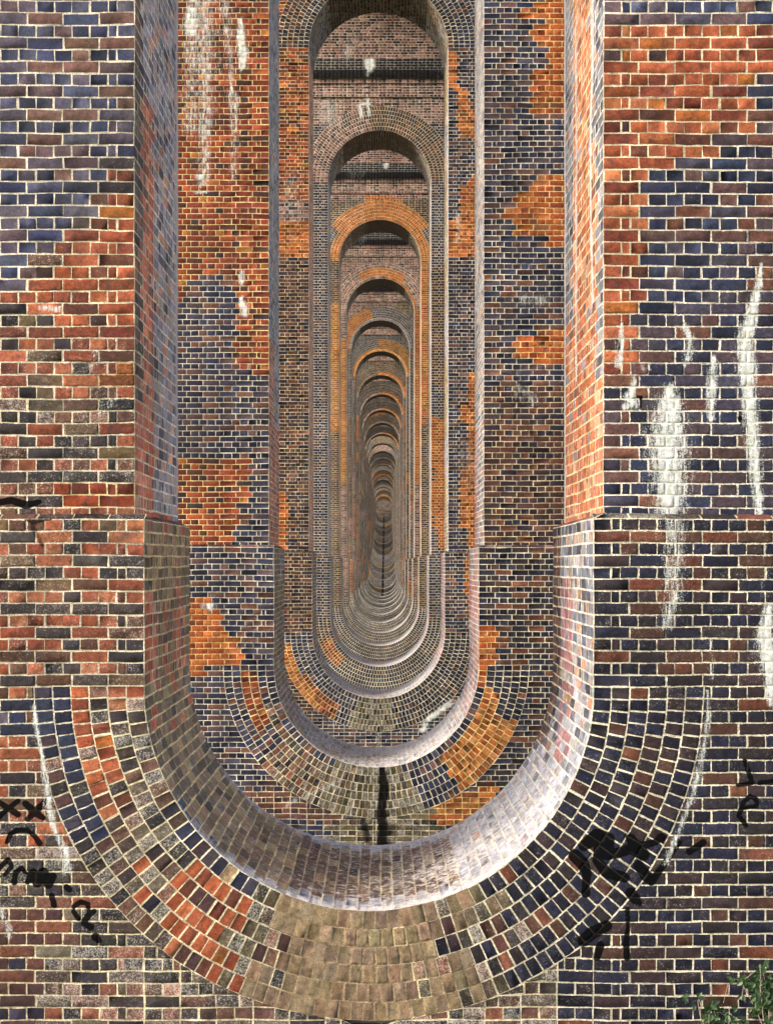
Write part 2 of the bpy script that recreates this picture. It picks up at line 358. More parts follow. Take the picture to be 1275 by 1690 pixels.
patch(2, 'ORANGE', [(780, 1030), (824, 1030), (822, 1060), (818, 1100), (820, 1130), (780, 1130)], True)
patch(2, 'AMBER', [(712, 1318), (830, 1295), (830, 1360), (700, 1365)], True)
patch(2, 'MOSS', [(560, 1300), (710, 1300), (730, 1400), (540, 1400)], True)
# pier 3
patch(3, 'DRED', [(-900, -900), (520, -900), (520, 330), (-900, 330)])
patch(3, 'OLD', [(440, 330), (520, 330), (520, 366), (440, 366)])
patch(3, 'ORANGE', [(440, 366), (520, 366), (520, 426), (440, 426)])
patch(3, 'BROWN', [(440, 426), (520, 426), (520, 1700), (440, 1700)])
patch(3, 'ORANGE', [(440, 810), (466, 812), (470, 822), (482, 850), (468, 862), (466, 880), (474, 900), (480, 908), (440, 912)])
patch(3, 'SLATE', [(725, -900), (1800, -900), (1800, 1700), (725, 1700)])
patch(3, 'ORANGE', [(725, 85), (756, 85), (756, 138), (770, 150), (784, 180), (784, 232), (766, 228), (752, 200), (752, 150), (725, 140)])
patch(3, 'ORANGE', [(790, 285), (778, 285), (764, 310), (762, 350), (740, 370), (740, 425), (790, 425)])
patch(3, 'ORANGE', [(790, 610), (774, 620), (766, 660), (758, 690), (772, 705), (768, 760), (760, 800), (764, 860), (772, 912), (764, 940), (770, 990), (778, 1020), (790, 1020)])
# pier 4, 5, 6
patch(4, 'SLATE', [(300, -900), (900, -900), (900, 1700), (300, 1700)])
patch(4, 'BROWN', [(690, 440), (740, 440), (740, 640), (690, 640)])
patch(4, 'ORANGE', [(700, 690), (740, 690), (740, 920), (722, 900), (712, 830), (716, 780), (706, 720)])
patch(4, 'OLD', [(300, -900), (900, -900), (900, 205), (300, 205)])
patch(5, 'BROWN', [(300, -900), (900, -900), (900, 1700), (300, 1700)])
patch(5, 'OLD', [(300, -900), (900, -900), (900, 330), (300, 330)])
patch(5, 'ORANGE', [(600, 324), (630, 322), (660, 326), (680, 350), (600, 350)])
patch(5, 'AMBER', [(530, 500), (562, 500), (562, 712), (530, 712)])
patch(5, 'ORANGE', [(688, 410), (710, 410), (710, 700), (688, 700)])
patch(6, 'OLD', [(300, -900), (900, -900), (900, 1700), (300, 1700)])
patch(6, 'AMBER', [(556, 560), (572, 560), (572, 800), (556, 800)])
patch(6, 'ORANGE', [(684, 480), (696, 480), (696, 800), (684, 800)])

def face_palette(n, x, z, X0):
    dflt = 'BLUE' if n == 1 else ('SLATE' if n < 5 else 'OLD')
    r = np.full(len(x), PI[dflt])
    if n >= 6:
        v = vnoise(x * .55 + n * 7.3, z * .38 + n * 3.1, n); u = vnoise(x * .7 + 31 + n, z * .33, n + 50)
        for lo, k in ((0, 'SLATE'), (.34, 'BROWN'), (.50, 'OLD'), (.63, 'OLDMIX'), (.74, 'DARK')): r[v >= lo] = PI[k]
        r[u > .80] = PI['AMBER']; r[u > .86] = PI['ORANGE']; r[u < .10] = PI['RED']
    if n >= 8:
        q = (u > .74) & (hashf(np.floor(z * 1.5), np.full(len(z), float(n))) < .6); r[q] = PI['DARK']
    for p, poly in PATCH[n]: r[in_poly(x, z, poly)] = p
    return r

def ring_palette(n, k, th, cx, cz, invert, X0):
    """ring bricks: k ring index from inside, th angle from +x, (cx,cz) centre on the face"""
    if invert:
        deg = ((math.degrees(-th)) % 360) + (random.gauss(0, 2.6) if n == 1 else 0); deg = min(179.9, max(.1, deg))       # 0 right springing .. 90 bottom .. 180 left springing
        if n == 1:
            if (60 < deg < 76 or 108 < deg < 150) and random.random() < .13: return rp([('OLDMIX', 2), ('BROWN', 2), ('TAN', 1), ('MOSS', 1)])
            if abs(deg - 66) < 9 and random.random() < .34: return rp([('MOSS', 3), ('OLDMIX', 2), ('BUFF', 1.5), ('BROWN', 2)])
            if abs(deg - 92) < 16 and random.random() < .10: return 'TAN'
            if deg < 62: return 'DARK'
            if deg < 72: return 'DARK' if k > 1 or deg < 66 else 'BUFF'
            if deg < 112: return 'BUFF'
            if deg < 118: return 'MOSS'
            if deg < 138:
                if k == 0: return 'SLATE' if deg < 134 else 'MIX'
                return 'RED' if k < 5 or deg < 128 else 'OLDMIX'
            if k == 0 and deg < 147: return 'SLATE'
            if deg < 150: return 'OLDMIX'
            if random.random() < .12: return 'OLDMIX'
            if k >= 4: return 'SLATE'
            if k >= 2: return 'RED' if k == 3 or deg < 170 else 'MIX'
            return 'OLDMIX' if deg < 172 else 'MIX'
        if n == 2:
            if deg < 12: return 'ORANGE' if k < 1 else 'DARK'
            if k == 0 and deg < 75: return 'SLATE'
            if 12 <= deg < 22 and k >= 3: return 'DARK'
            if deg < 56: return 'AMBER' if (k < 4 or deg > 20) else 'DARK'
            if deg < 72: return 'SLATE'
            if deg < 112: return 'MOSS'
            if deg < 140: return 'SLATE' if k == 0 else 'OLDMIX'
            if k in (2, 3) and 150 < deg < 178: return 'DRED'
            return 'SLATE' if k != 1 or deg > 160 else 'OLDMIX'
        if n == 3:
            if k in (4, 5) and 128 < deg < 172: return 'AMBER'
            if k >= 3 and 118 < deg < 150: return 'DRED'
            if 80 < deg < 108: return 'MOSS'
            return 'DARK' if deg < 90 else 'SLATE'
        if n == 4:
            if k in (1, 2, 3) and 130 < deg < 160: return 'DRED'
            return 'DARK'
        if n >= 14: return 'SLATE' if (n * 7 + int(deg / 45)) % 4 else 'BUFF'
        return 'DARK'
    deg = math.degrees(th) % 360
    if n == 3: return 'DARK' if k < 2 else ('BROWN' if deg > 90 else 'SLATE')
    if n == 4: return 'OLD' if deg > 100 else 'BROWN'
    if n == 5: return 'SLATE' if (k > 2 and (deg < 35 or deg > 145)) else 'ORANGE'
    if n == 6: return 'ORANGE' if k in (1, 2, 3) and 55 < deg < 120 else ('ORANGE' if k == 0 and deg < 80 else 'OLD')
    if n == 7: return 'ORANGE' if deg > 105 and k > 0 else 'SLATE'
    if n == 8: return 'AMBER' if deg < 95 or k < 2 else 'SLATE'
    if n == 9: return 'ORANGE' if k < 2 and deg < 100 else 'BROWN'
    if n in (10, 11, 13): return 'ORANGE' if deg < 95 and k < 2 else ('DARK' if k % 2 else 'OLD')
    if n in (19, 25): return 'AMBER'
    return ('SLATE', 'OLD', 'BROWN', 'OLDMIX', 'DARK')[(n * 3 + int(deg / 60)) % 5]

# lime run-off (white) and paint / damp (dark): (kind, strength, [(px, py, half width px) ...]) on the pier's face
STAIN = {
 1: [(0, 1.0, [(1256, 436, 3), (1250, 470, 7), (1240, 520, 10), (1228, 560, 14), (1230, 600, 16), (1236, 660, 13), (1240, 720, 12), (1246, 780, 10), (1252, 850, 6)]),
     (0, .95, [(1106, 640, 8), (1104, 665, 22), (1102, 700, 32), (1102, 740, 34), (1104, 790, 30), (1104, 840, 24)]),
     (0, .62, [(1104, 840, 26), (1112, 920, 24), (1110, 990, 20), (1100, 1030, 14)]),
     (0, .85, [(1177, 590, 5), (1174, 620, 9), (1173, 660, 9), (1172, 692, 7)]),
     (0, .9, [(1026, 535, 3), (1024, 560, 7), (1022, 580, 6), (1020, 602, 7)]),
     (0, .75, [(1130, 541, 7), (1138, 560, 9), (1134, 590, 9), (1128, 604, 5)]),
     (0, .95, [(1045, 622, 3), (1044, 640, 6), (1036, 655, 9), (1045, 668, 10), (1030, 672, 6)]),
     (1, .95, [(1037, 655, 2.2), (1057, 655, 2.2), (1057, 672, 2.2), (1037, 672, 2.2), (1037, 655, 2.2)]),
     (0, .8, [(1059, 603, 3), (1060, 610, 3)]), (0, .8, [(1070, 603, 3), (1071, 610, 3)]),
     (1, .9, [(1220, 690, 4), (1228, 700, 5)]),
     (0, 1.0, [(1268, 1004, 8), (1262, 1040, 14), (1264, 1080, 16), (1270, 1120, 12), (1274, 1160, 8)]),
     (0, .5, [(1172, 1060, 5), (1174, 1090, 7), (1172, 1120, 6)]),
     (0, .75, [(1166, 1140, 3), (1168, 1180, 4), (1160, 1240, 6), (1150, 1280, 7), (1140, 1320, 5), (1120, 1370, 5), (1098, 1424, 6)]),
     (0, .45, [(1256, 865, 4), (1254, 1000, 4)]),
     (0, .85, [(56, 1165, 4), (60, 1200, 5), (70, 1250, 4), (78, 1300, 7), (84, 1340, 8), (94, 1380, 4), (106, 1400, 9), (112, 1435, 10)]),
     (0, .6, [(160, 580, 8), (154, 604, 10)]), (0, .8, [(66, 508, 6), (96, 510, 6)]), (0, .45, [(186, 660, 20), (160, 690, 14)]),
     (0, .6, [(4, 1500, 12), (12, 1530, 10), (14, 1545, 8)]),
     (1, .85, [(-20, 832, 5), (20, 826, 6), (44, 834, 7), (66, 828, 4)]), (1, .6, [(40, 850, 5), (60, 862, 6), (90, 856, 4)]),
     (1, .55, [(60, 870, 6), (70, 900, 5)]),
     # spray paint, left
     (1, 1.1, [(-4, 1322, 4), (30, 1344, 5)]), (1, 1.1, [(-2, 1350, 4), (12, 1336, 4), (30, 1322, 4)]),
     (1, 1.1, [(42, 1326, 5), (58, 1340, 6), (72, 1350, 4)]), (1, 1.1, [(46, 1352, 4), (60, 1338, 6), (76, 1322, 4)]),
     (1, 1.0, [(12, 1390, 3.5), (18, 1376, 4), (30, 1369, 4), (46, 1370, 4), (58, 1380, 4), (66, 1392, 5)]),
     (1, 1.0, [(-4, 1436, 4), (6, 1426, 4), (14, 1418, 4), (20, 1430, 4), (8, 1444, 3)]),
     (1, 1.0, [(24, 1456, 5), (26, 1440, 4), (36, 1432, 4), (42, 1440, 3)]), (1, 1.0, [(46, 1456, 4), (52, 1440, 5)]),
     (1, 1.1, [(56, 1438, 5), (62, 1456, 8), (72, 1440, 8), (80, 1458, 8), (88, 1446, 6)]),
     (1, 1.0, [(110, 1464, 5), (115, 1468, 5)]), (1, .9, [(86, 1478, 5), (90, 1494, 5)]),
     (1, 1.0, [(122, 1496, 4), (134, 1488, 4), (146, 1492, 4), (146, 1500, 3)]), (1, 1.0, [(122, 1504, 4), (130, 1516, 4)]),
     (1, 1.1, [(140, 1520, 5), (148, 1508, 5), (156, 1504, 4)]), (1, .9, [(138, 1524, 4), (150, 1530, 6)]), (1, .9, [(158, 1546, 7), (164, 1552, 5)]),
     # spray paint, right
     (1, 1.1, [(948, 1412, 10), (960, 1424, 10), (968, 1440, 7), (966, 1460, 6), (966, 1474, 7)]),
     (1, 1.05, [(962, 1396, 8), (985, 1380, 12), (1004, 1384, 9), (1000, 1410, 9), (1018, 1408, 8), (1040, 1400, 8), (1060, 1410, 10)]),
     (1, 1.0, [(990, 1395, 9), (984, 1420, 7), (1000, 1440, 9), (1030, 1448, 8)]), (1, 1.0, [(1040, 1384, 8), (1050, 1398, 8), (1080, 1390, 5), (1090, 1382, 7)]),
     (1, 1.0, [(1052, 1428, 8), (1066, 1446, 9), (1074, 1456, 6), (1120, 1390, 4)]), (1, 1.0, [(1040, 1474, 9), (1048, 1484, 8)]), (1, 1.0, [(1054, 1490, 4), (1055, 1491, 4)]),
     (1, .9, [(1034, 1500, 4), (1036, 1530, 4), (1032, 1555, 5), (1034, 1580, 6)]), (1, .95, [(1000, 1528, 9), (975, 1540, 10), (962, 1552, 10)]),
     (1, .9, [(990, 1560, 7), (984, 1580, 6)]), (1, .8, [(1160, 1390, 6), (1136, 1406, 6)]),
     (1, .95, [(1228, 1256, 4), (1236, 1280, 4), (1240, 1292, 4), (1216, 1296, 3)]), (1, .9, [(1252, 1292, 4), (1275, 1288, 3)]),
     (1, .9, [(1224, 1326, 4), (1236, 1314, 4), (1246, 1318, 4), (1248, 1330, 3), (1222, 1334, 4), (1218, 1346, 4), (1230, 1362, 4)]),
     (1, .45, [(616, 1572, 6), (626, 1578, 6)]), (1, .5, [(650, 1584, 7), (660, 1578, 5)])],
 2: [(0, 1.0, [(317, 0, 5), (316, 20, 8), (314, 44, 8), (318, 70, 4)]), (0, 1.1, [(396, 28, 3), (397, 60, 6), (401, 90, 7), (400, 112, 4)]),
     (0, .55, [(345, -40, 18), (338, 60, 22), (342, 130, 18), (340, 210, 14), (338, 300, 7)]), (0, .5, [(370, -20, 8), (376, 60, 9), (380, 130, 7), (382, 220, 5)]),
     (0, .45, [(312, 80, 20), (318, 160, 18), (310, 210, 14)]), (0, .9, [(328, 284, 2), (332, 305, 4), (335, 318, 3)]), (0, .35, [(332, 330, 4), (328, 420, 4)]), (0, .5, [(388, 160, 9), (385, 300, 6)]),
     (0, .9, [(397, 450, 5), (400, 468, 4)]), (0, 1.1, [(398, 492, 3), (402, 508, 6), (404, 520, 5)]), (0, .6, [(414, 590, 3), (412, 610, 3)]),
     (0, .8, [(344, 990, 4), (346, 1004, 6)]), (0, .5, [(860, 494, 10), (900, 496, 10)]), (0, .4, [(850, 640, 14), (880, 660, 14)]),
     (0, .35, [(822, 1070, 5), (826, 1110, 5)]), (0, .5, [(560, 1290, 5), (470, 1330, 5)]),
     (1, .66, [(630, 1268, 6), (634, 1300, 10), (628, 1340, 8), (634, 1370, 11), (628, 1420, 13)]), (1, .6, [(600, 1355, 8), (606, 1385, 9)]), (1, .5, [(650, 1360, 8), (652, 1390, 8)])],
 3: [(0, .9, [(698, 1205, 3), (704, 1190, 5), (722, 1176, 4), (744, 1160, 5)]), (0, .35, [(560, 1200, 6), (575, 1206, 6)]),
     (1, .85, [(626, 1100, 7), (628, 1120, 10), (626, 1140, 8)]), (0, .4, [(480, 300, 20), (480, 350, 16)]), (0, .5, [(756, 350, 5), (754, 400, 5)])],
 4: [(0, 1.2, [(610, 104, 8), (610, 112, 7)]), (0, .8, [(607, 130, 2), (606, 165, 2), (609, 190, 3)]), (0, .9, [(594, 174, 3), (596, 190, 4)]), (0, .9, [(568, 145, 2), (568, 155, 2)]),
     (0, .45, [(540, 180, 26), (548, 200, 20)]), (0, .35, [(530, 90, 20), (600, 92, 14)]), (0, .6, [(690, 162, 3), (690, 174, 3)])],
 5: [(0, 1.0, [(636, 268, 4), (637, 277, 4)]), (0, .4, [(590, 262, 8), (600, 264, 8)])],
 7: [(0, 1.2, [(613, 540, 2), (613, 560, 2.4), (613, 575, 2)])],
}
def face_weather(n, plinth_too=True):
    y0 = y_front(n); X0 = x_mid(n)
    segs = []
    for kind, st, pts in STAIN.get(n, []):
        q = [(*M(n, a, b, b > 880), w / pxm(n)) for a, b, w in pts]
        segs.append((kind, st, q))
    if n not in (1, 2, 3):
        segs.append((1, .7 if n > 12 else .42, [(X0, INV[n] - .05, .10), (X0, INV[n] - .9, .16)]))
    lowtop = INV[n]
    def f(V, N):
        W = np.zeros((len(V), 2)); x, z = V[:, 0], V[:, 2]
        fr = N[:, 1] < -.7
        for kind, st, q in segs:
            for (xa, za, ra), (xb, zb, rb) in zip(q[:-1], q[1:]):
                r = max(ra, rb) * (2.2 if kind == 0 else 1.5) + .01
                m = fr & (x > min(xa, xb) - r) & (x < max(xa, xb) + r) & (z > min(za, zb) - r) & (z < max(za, zb) + r)
                if not m.any(): continue
                k = np.where(m)[0]; dx, dz = xb - xa, zb - za; l2 = dx * dx + dz * dz + 1e-9
                t = (((x[k] - xa) * dx + (z[k] - za) * dz) / l2).clip(0, 1)
                d = np.hypot(x[k] - xa - t * dx, z[k] - za - t * dz) / (ra + (rb - ra) * t)
                v = st * (.85 if n == 1 else 1.05) * ((1.9 - d) / 1.7).clip(0, 1) if kind == 0 else st * ((1.45 - d) / .75).clip(0, 1)
                W[k, kind] = np.maximum(W[k, kind], v)
        # thin lime bloom in drifting clouds
        if n > 2:
            c = (vnoise(x * 1.1 + n, z * .5, n + 9) - .62) * (1.2 if n < 7 else .5)
            W[:, 0] = np.maximum(W[:, 0], c.clip(0, .3))
        return W
    return f

def near_stain(n, C):
    """True where a cell centre lies close to a stain that needs a fine grid"""
    r = np.zeros(len(C), bool)
    for kind, st, pts in STAIN.get(n, []):
        q = [M(n, a, b, b > 880) for a, b, w in pts]; w = max(p[2] for p in pts) / pxm(n) + .14
        xs = [p[0] for p in q]; zs = [p[1] for p in q]
        r |= (C[:, 0] > min(xs) - w) & (C[:, 0] < max(xs) + w) & (C[:, 2] > min(zs) - w) & (C[:, 2] < max(zs) + w)
    return r

SOOT = [1.0]     # lichen fades out on the far piers
MUL = [1.0]      # brick colour factor, darker towards the far piers
# ------------------------------------------------------------------ laying bricks
def face_rows(sh, X0, y, z0, z1, w, limit, xmax, s, palf, row0):
    """courses of one side of a front face. limit(z)-> distance from the middle where the wall starts"""
    nrow = max(1, round((z1 - z0) / HC)); h = (z1 - z0) / nrow
    P, H = [], []
    for r in range(nrow):
        zb, zt = z0 + r * h, z0 + (r + 1) * h
        tb, tt = limit(zb), limit(zt); hd = (r + row0) % 2 == 0
        js = [w]; t = w
        if hd:
            js += [w + .112, w + .168]; t = w + .168
            while t < xmax: t += .1125; js.append(t)
        else:
            t = w
            while t < xmax: t += .225; js.append(t)
        t = w; ins = []
        while t > .12: t -= (.1125 if hd else .225); ins.append(max(t, 0))
        if not ins or ins[-1] > 0: ins.append(0)
        js = sorted(set(ins + js)); lo, hi = min(tb, tt), max(tb, tt)
        if hi - lo > .09: js = sorted([j for j in js if abs(j - hi) > .045 and abs(j - lo) > .03] + [hi])
        def zl(t): return zb + (min(1, max(0, (tb - t) / (tb - tt))) * h if tb > tt + 1e-6 else 0)
        def zh(t): return zt - (min(1, max(0, (tt - t) / (tt - tb))) * h if tt > tb + 1e-6 else 0)
        first = True
        for t0, t1 in zip(js[:-1], js[1:]):
            if hi - lo > .09:
                if t1 <= lo + .001: continue
                a = max(t0, lo); c = a
                v = [(a, zl(a)), (t1, zl(t1)), (t1, zh(t1)), (a, zh(a))]
                if t0 < lo < t1 - .001: v[0 if tb < tt else 3] = (lo, zb if tb < tt else zt)
            else:
                if t1 <= hi + .03: continue
                a, c = (tb, tt) if first and t0 <= hi + .03 else (t0, t0); first = False
                v = [(a, zb), (t1, zb), (t1, zt), (c, zt)]
            q = [(X0 + s * p[0], y, p[1]) for p in v]
            if s < 0: q = [q[1], q[0], q[3], q[2]]
            P.append(q); H.append(hd)
    if not P: return
    A = np.array(P); c = A.mean(1); pal = palf(c[:, 0], c[:, 2])
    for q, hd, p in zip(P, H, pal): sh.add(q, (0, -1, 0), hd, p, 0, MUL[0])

def jamb_rows(sh, X0, w, y0, y1, z0, z1, s, palf, row0):
    """vertical side of the opening; s=-1 left jamb (faces +x), s=+1 right jamb"""
    nrow = max(1, round((z1 - z0) / HC)); h = (z1 - z0) / nrow; P, H = [], []
    for r in range(nrow):
        zb, zt = z0 + r * h, z0 + (r + 1) * h; hd = (r + row0) % 2 == 1
        js = [y0]; t = y0
        if hd:
            t = y0 + .23; js.append(t)
        else: t = y0 + .115; js += [t]
        st = .1125 if hd else .225
        while t < y1 - st * 1.3: t += st; js.append(t)
        js.append(y1)
        for a, b in zip(js[:-1], js[1:]):
            x = X0 + s * w
            q = [(x, a, zb), (x, b, zb), (x, b, zt), (x, a, zt)] if s < 0 else [(x, b, zb), (x, a, zb), (x, a, zt), (x, b, zt)]
            P.append(q); H.append(hd)
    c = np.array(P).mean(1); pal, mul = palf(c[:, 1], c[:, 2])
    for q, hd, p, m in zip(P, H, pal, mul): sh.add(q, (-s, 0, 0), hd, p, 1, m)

def ring_cells(sh, n, X0, y, zc, R, invert):
    for k in range(RING_N):
        r0, r1 = R + k * RING_T, R + (k + 1) * RING_T
        m = round(pi * (r0 + .3 * RING_T) / HC)
        for i in range(m):
            a, b = pi * i / m, pi * (i + 1) / m
            if invert: a, b = -b, -a
            pal = ring_palette(n, k, (a + b) / 2, X0, zc, invert, X0)
            pt = lambda r, t: (X0 + r * cos(t), y, zc + r * sin(t))
            q = [pt(r0, b), pt(r0, a), pt(r1, a), pt(r1, b)]
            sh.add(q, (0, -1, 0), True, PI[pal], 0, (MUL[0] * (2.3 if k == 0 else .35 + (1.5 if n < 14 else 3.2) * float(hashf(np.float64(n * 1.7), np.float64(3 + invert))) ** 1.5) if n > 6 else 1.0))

def bowl_cells(sh, n, X0, y0, y1, zc, R, invert, palf):
    m = round(pi * R / HC)
    for i in range(m):
        a, b = pi * i / m, pi * (i + 1) / m
        if invert: a, b = -b, -a
        js = [y0, y0 + (.225 if i % 2 else .1125)]
        while js[-1] < y1 - .3: js.append(js[-1] + .225)
        js.append(y1)
        for c, d in zip(js[:-1], js[1:]):
            pt = lambda t, y: (X0 + R * cos(t), y, zc + R * sin(t)); mid = (a + b) / 2
            q = [pt(a, c), pt(b, c), pt(b, d), pt(a, d)]
            p, mu = palf(mid, ((c + d) / 2 - y0) / (y1 - y0))
            sh.add(q, (-cos(mid), 0, -sin(mid)), i % 2 == 0, PI[p], 1, mu)

def rp(seq):    # weighted pick
    r = random.random() * sum(w for _, w in seq)
    for k, w in seq:
        r -= w
        if r <= 0: return k
    return seq[-1][0]

def levels(n, C):
    """how finely the bricks of a pier are cut"""
    if n >= 17: return np.full(len(C), -1)
    if n >= 4: return np.zeros(len(C), int)
    L = np.full(len(C), 1 if n > 1 else 2)
    if n <= 2: L[near_stain(n, C)] = 3 if n == 1 else 2
    far = np.abs(C[:, 0]) > (3.0 if n == 1 else 2.2); L[far] = 0
    L[C[:, 2] > {1: 3.9, 2: 8.2, 3: 12.6}[n]] = 0
    return L
LV = {-1: -1, 0: 0, 1: (1, 0, 0), 2: (1, 2, 0), 3: (1, 15, 5)}
def flush(sh, n, weaf):
    P, Nn, H, pal, mat, mul = sh.arrays(); C = P.mean(1); L = levels(n, C); groups = []
    LVh = {-1: -1, 0: 0, 1: (1, 0, 0), 2: (1, 1, 0), 3: (1, 8, 5)}
    for m in (0, 1):
        out = []
        for lv in np.unique(L):
            for hv in (True, False):
                k = (mat == m) & (L == lv) & (H == hv)
                emit(P[k], Nn[k], H[k], pal[k], mul[k], (LVh if hv else LV)[int(lv)], weaf, out, (.0034 if m == 0 else .002), ((.0047 if m == 0 else .0060) if n < 4 else .0060), m == 1)
        if out: groups.append((out, 1 + m))
    return groups

def core_mesh(X0, ya, yb, w, zi, zc_i, zc_a, R_a, ztop, zbot, inset=.03):
    """solid wall with the opening, a little inside the brick sheets; plain brickwork"""
    Ri = w; pts = []
    K = 14
    for i in range(K + 1): t = pi * i / K; pts.append((X0 + (R_a + inset) * cos(t), zc_a + (R_a + inset) * sin(t)))
    for i in range(K + 1): t = pi + pi * i / K; pts.append((X0 + (Ri + inset) * cos(t), zc_i + (Ri + inset) * sin(t)))
    def outer(x, z):
        if z > zc_a: 
            t = math.atan2(z - zc_a, x - X0); 
            a = t / pi
            if a < .25: return (X0 + HALF, zc_a + (ztop - zc_a) * a * 4)
            if a > .75: return (X0 - HALF, zc_a + (ztop - zc_a) * (1 - a) * 4)
            return (X0 + HALF * (1 - (a - .25) * 4), ztop)
        if z < zc_i:
            t = math.atan2(zc_i - z, x - X0); a = t / pi
            if a < .25: return (X0 + HALF, zc_i + (zbot - zc_i) * a * 4)
            if a > .75: return (X0 - HALF, zc_i + (zbot - zc_i) * (1 - a) * 4)
            return (X0 + HALF * (1 - (a - .25) * 4), zbot)
        return (X0 + HALF * (1 if x > X0 else -1), z)
    V, Fc, UV = [], [], []
    m = len(pts); out = [outer(*p) for p in pts]
    def quad(a, b, c, d, uvf):
        i = len(V); V.extend([a, b, c, d]); Fc.append((i, i + 1, i + 2, i + 3)); UV.extend([uvf(p) for p in (a, b, c, d)])
    for i in range(m):
        j = (i + 1) % m; (ax, az), (bx, bz) = pts[i], pts[j]; (cx, cz), (dx, dz) = out[i], out[j]
        quad((ax, ya, az), (bx, ya, bz), (dx, ya, dz), (cx, ya, cz), lambda p: (p[0], p[2]))
        quad((bx, yb, bz), (ax, yb, az), (cx, yb, cz), (dx, yb, dz), lambda p: (p[0], p[2]))
        quad((bx, ya, bz), (ax, ya, az), (ax, yb, az), (bx, yb, bz), lambda p: (p[1], p[2]))
        quad((cx, ya, cz), (dx, ya, dz), (dx, yb, dz), (cx, yb, cz), lambda p: (p[1], p[2]) if abs(cx - dx) < .01 else (p[0], p[1]))
    return np.array(V), np.array(Fc), np.array(UV)

# ------------------------------------------------------------------ the viaduct
via = bpy.data.objects.new('brick_viaduct', None); col.objects.link(via)
via['label'] = 'long brick viaduct, its piers pierced by tall round-ended openings lined up one behind another'
via['category'] = 'viaduct'

PIER_LABEL = {1: 'nearest pier, spray-painted low down, with white lime runs on its right wall',
              2: 'second pier, red brick with white streaks on its left, orange patches on its right',
              3: 'third pier, orange patch on its left jamb and a dark wet streak under its bowl',
              4: 'fourth pier, its dark band marked by a cream blob', 5: 'pier with an orange arch ring'}

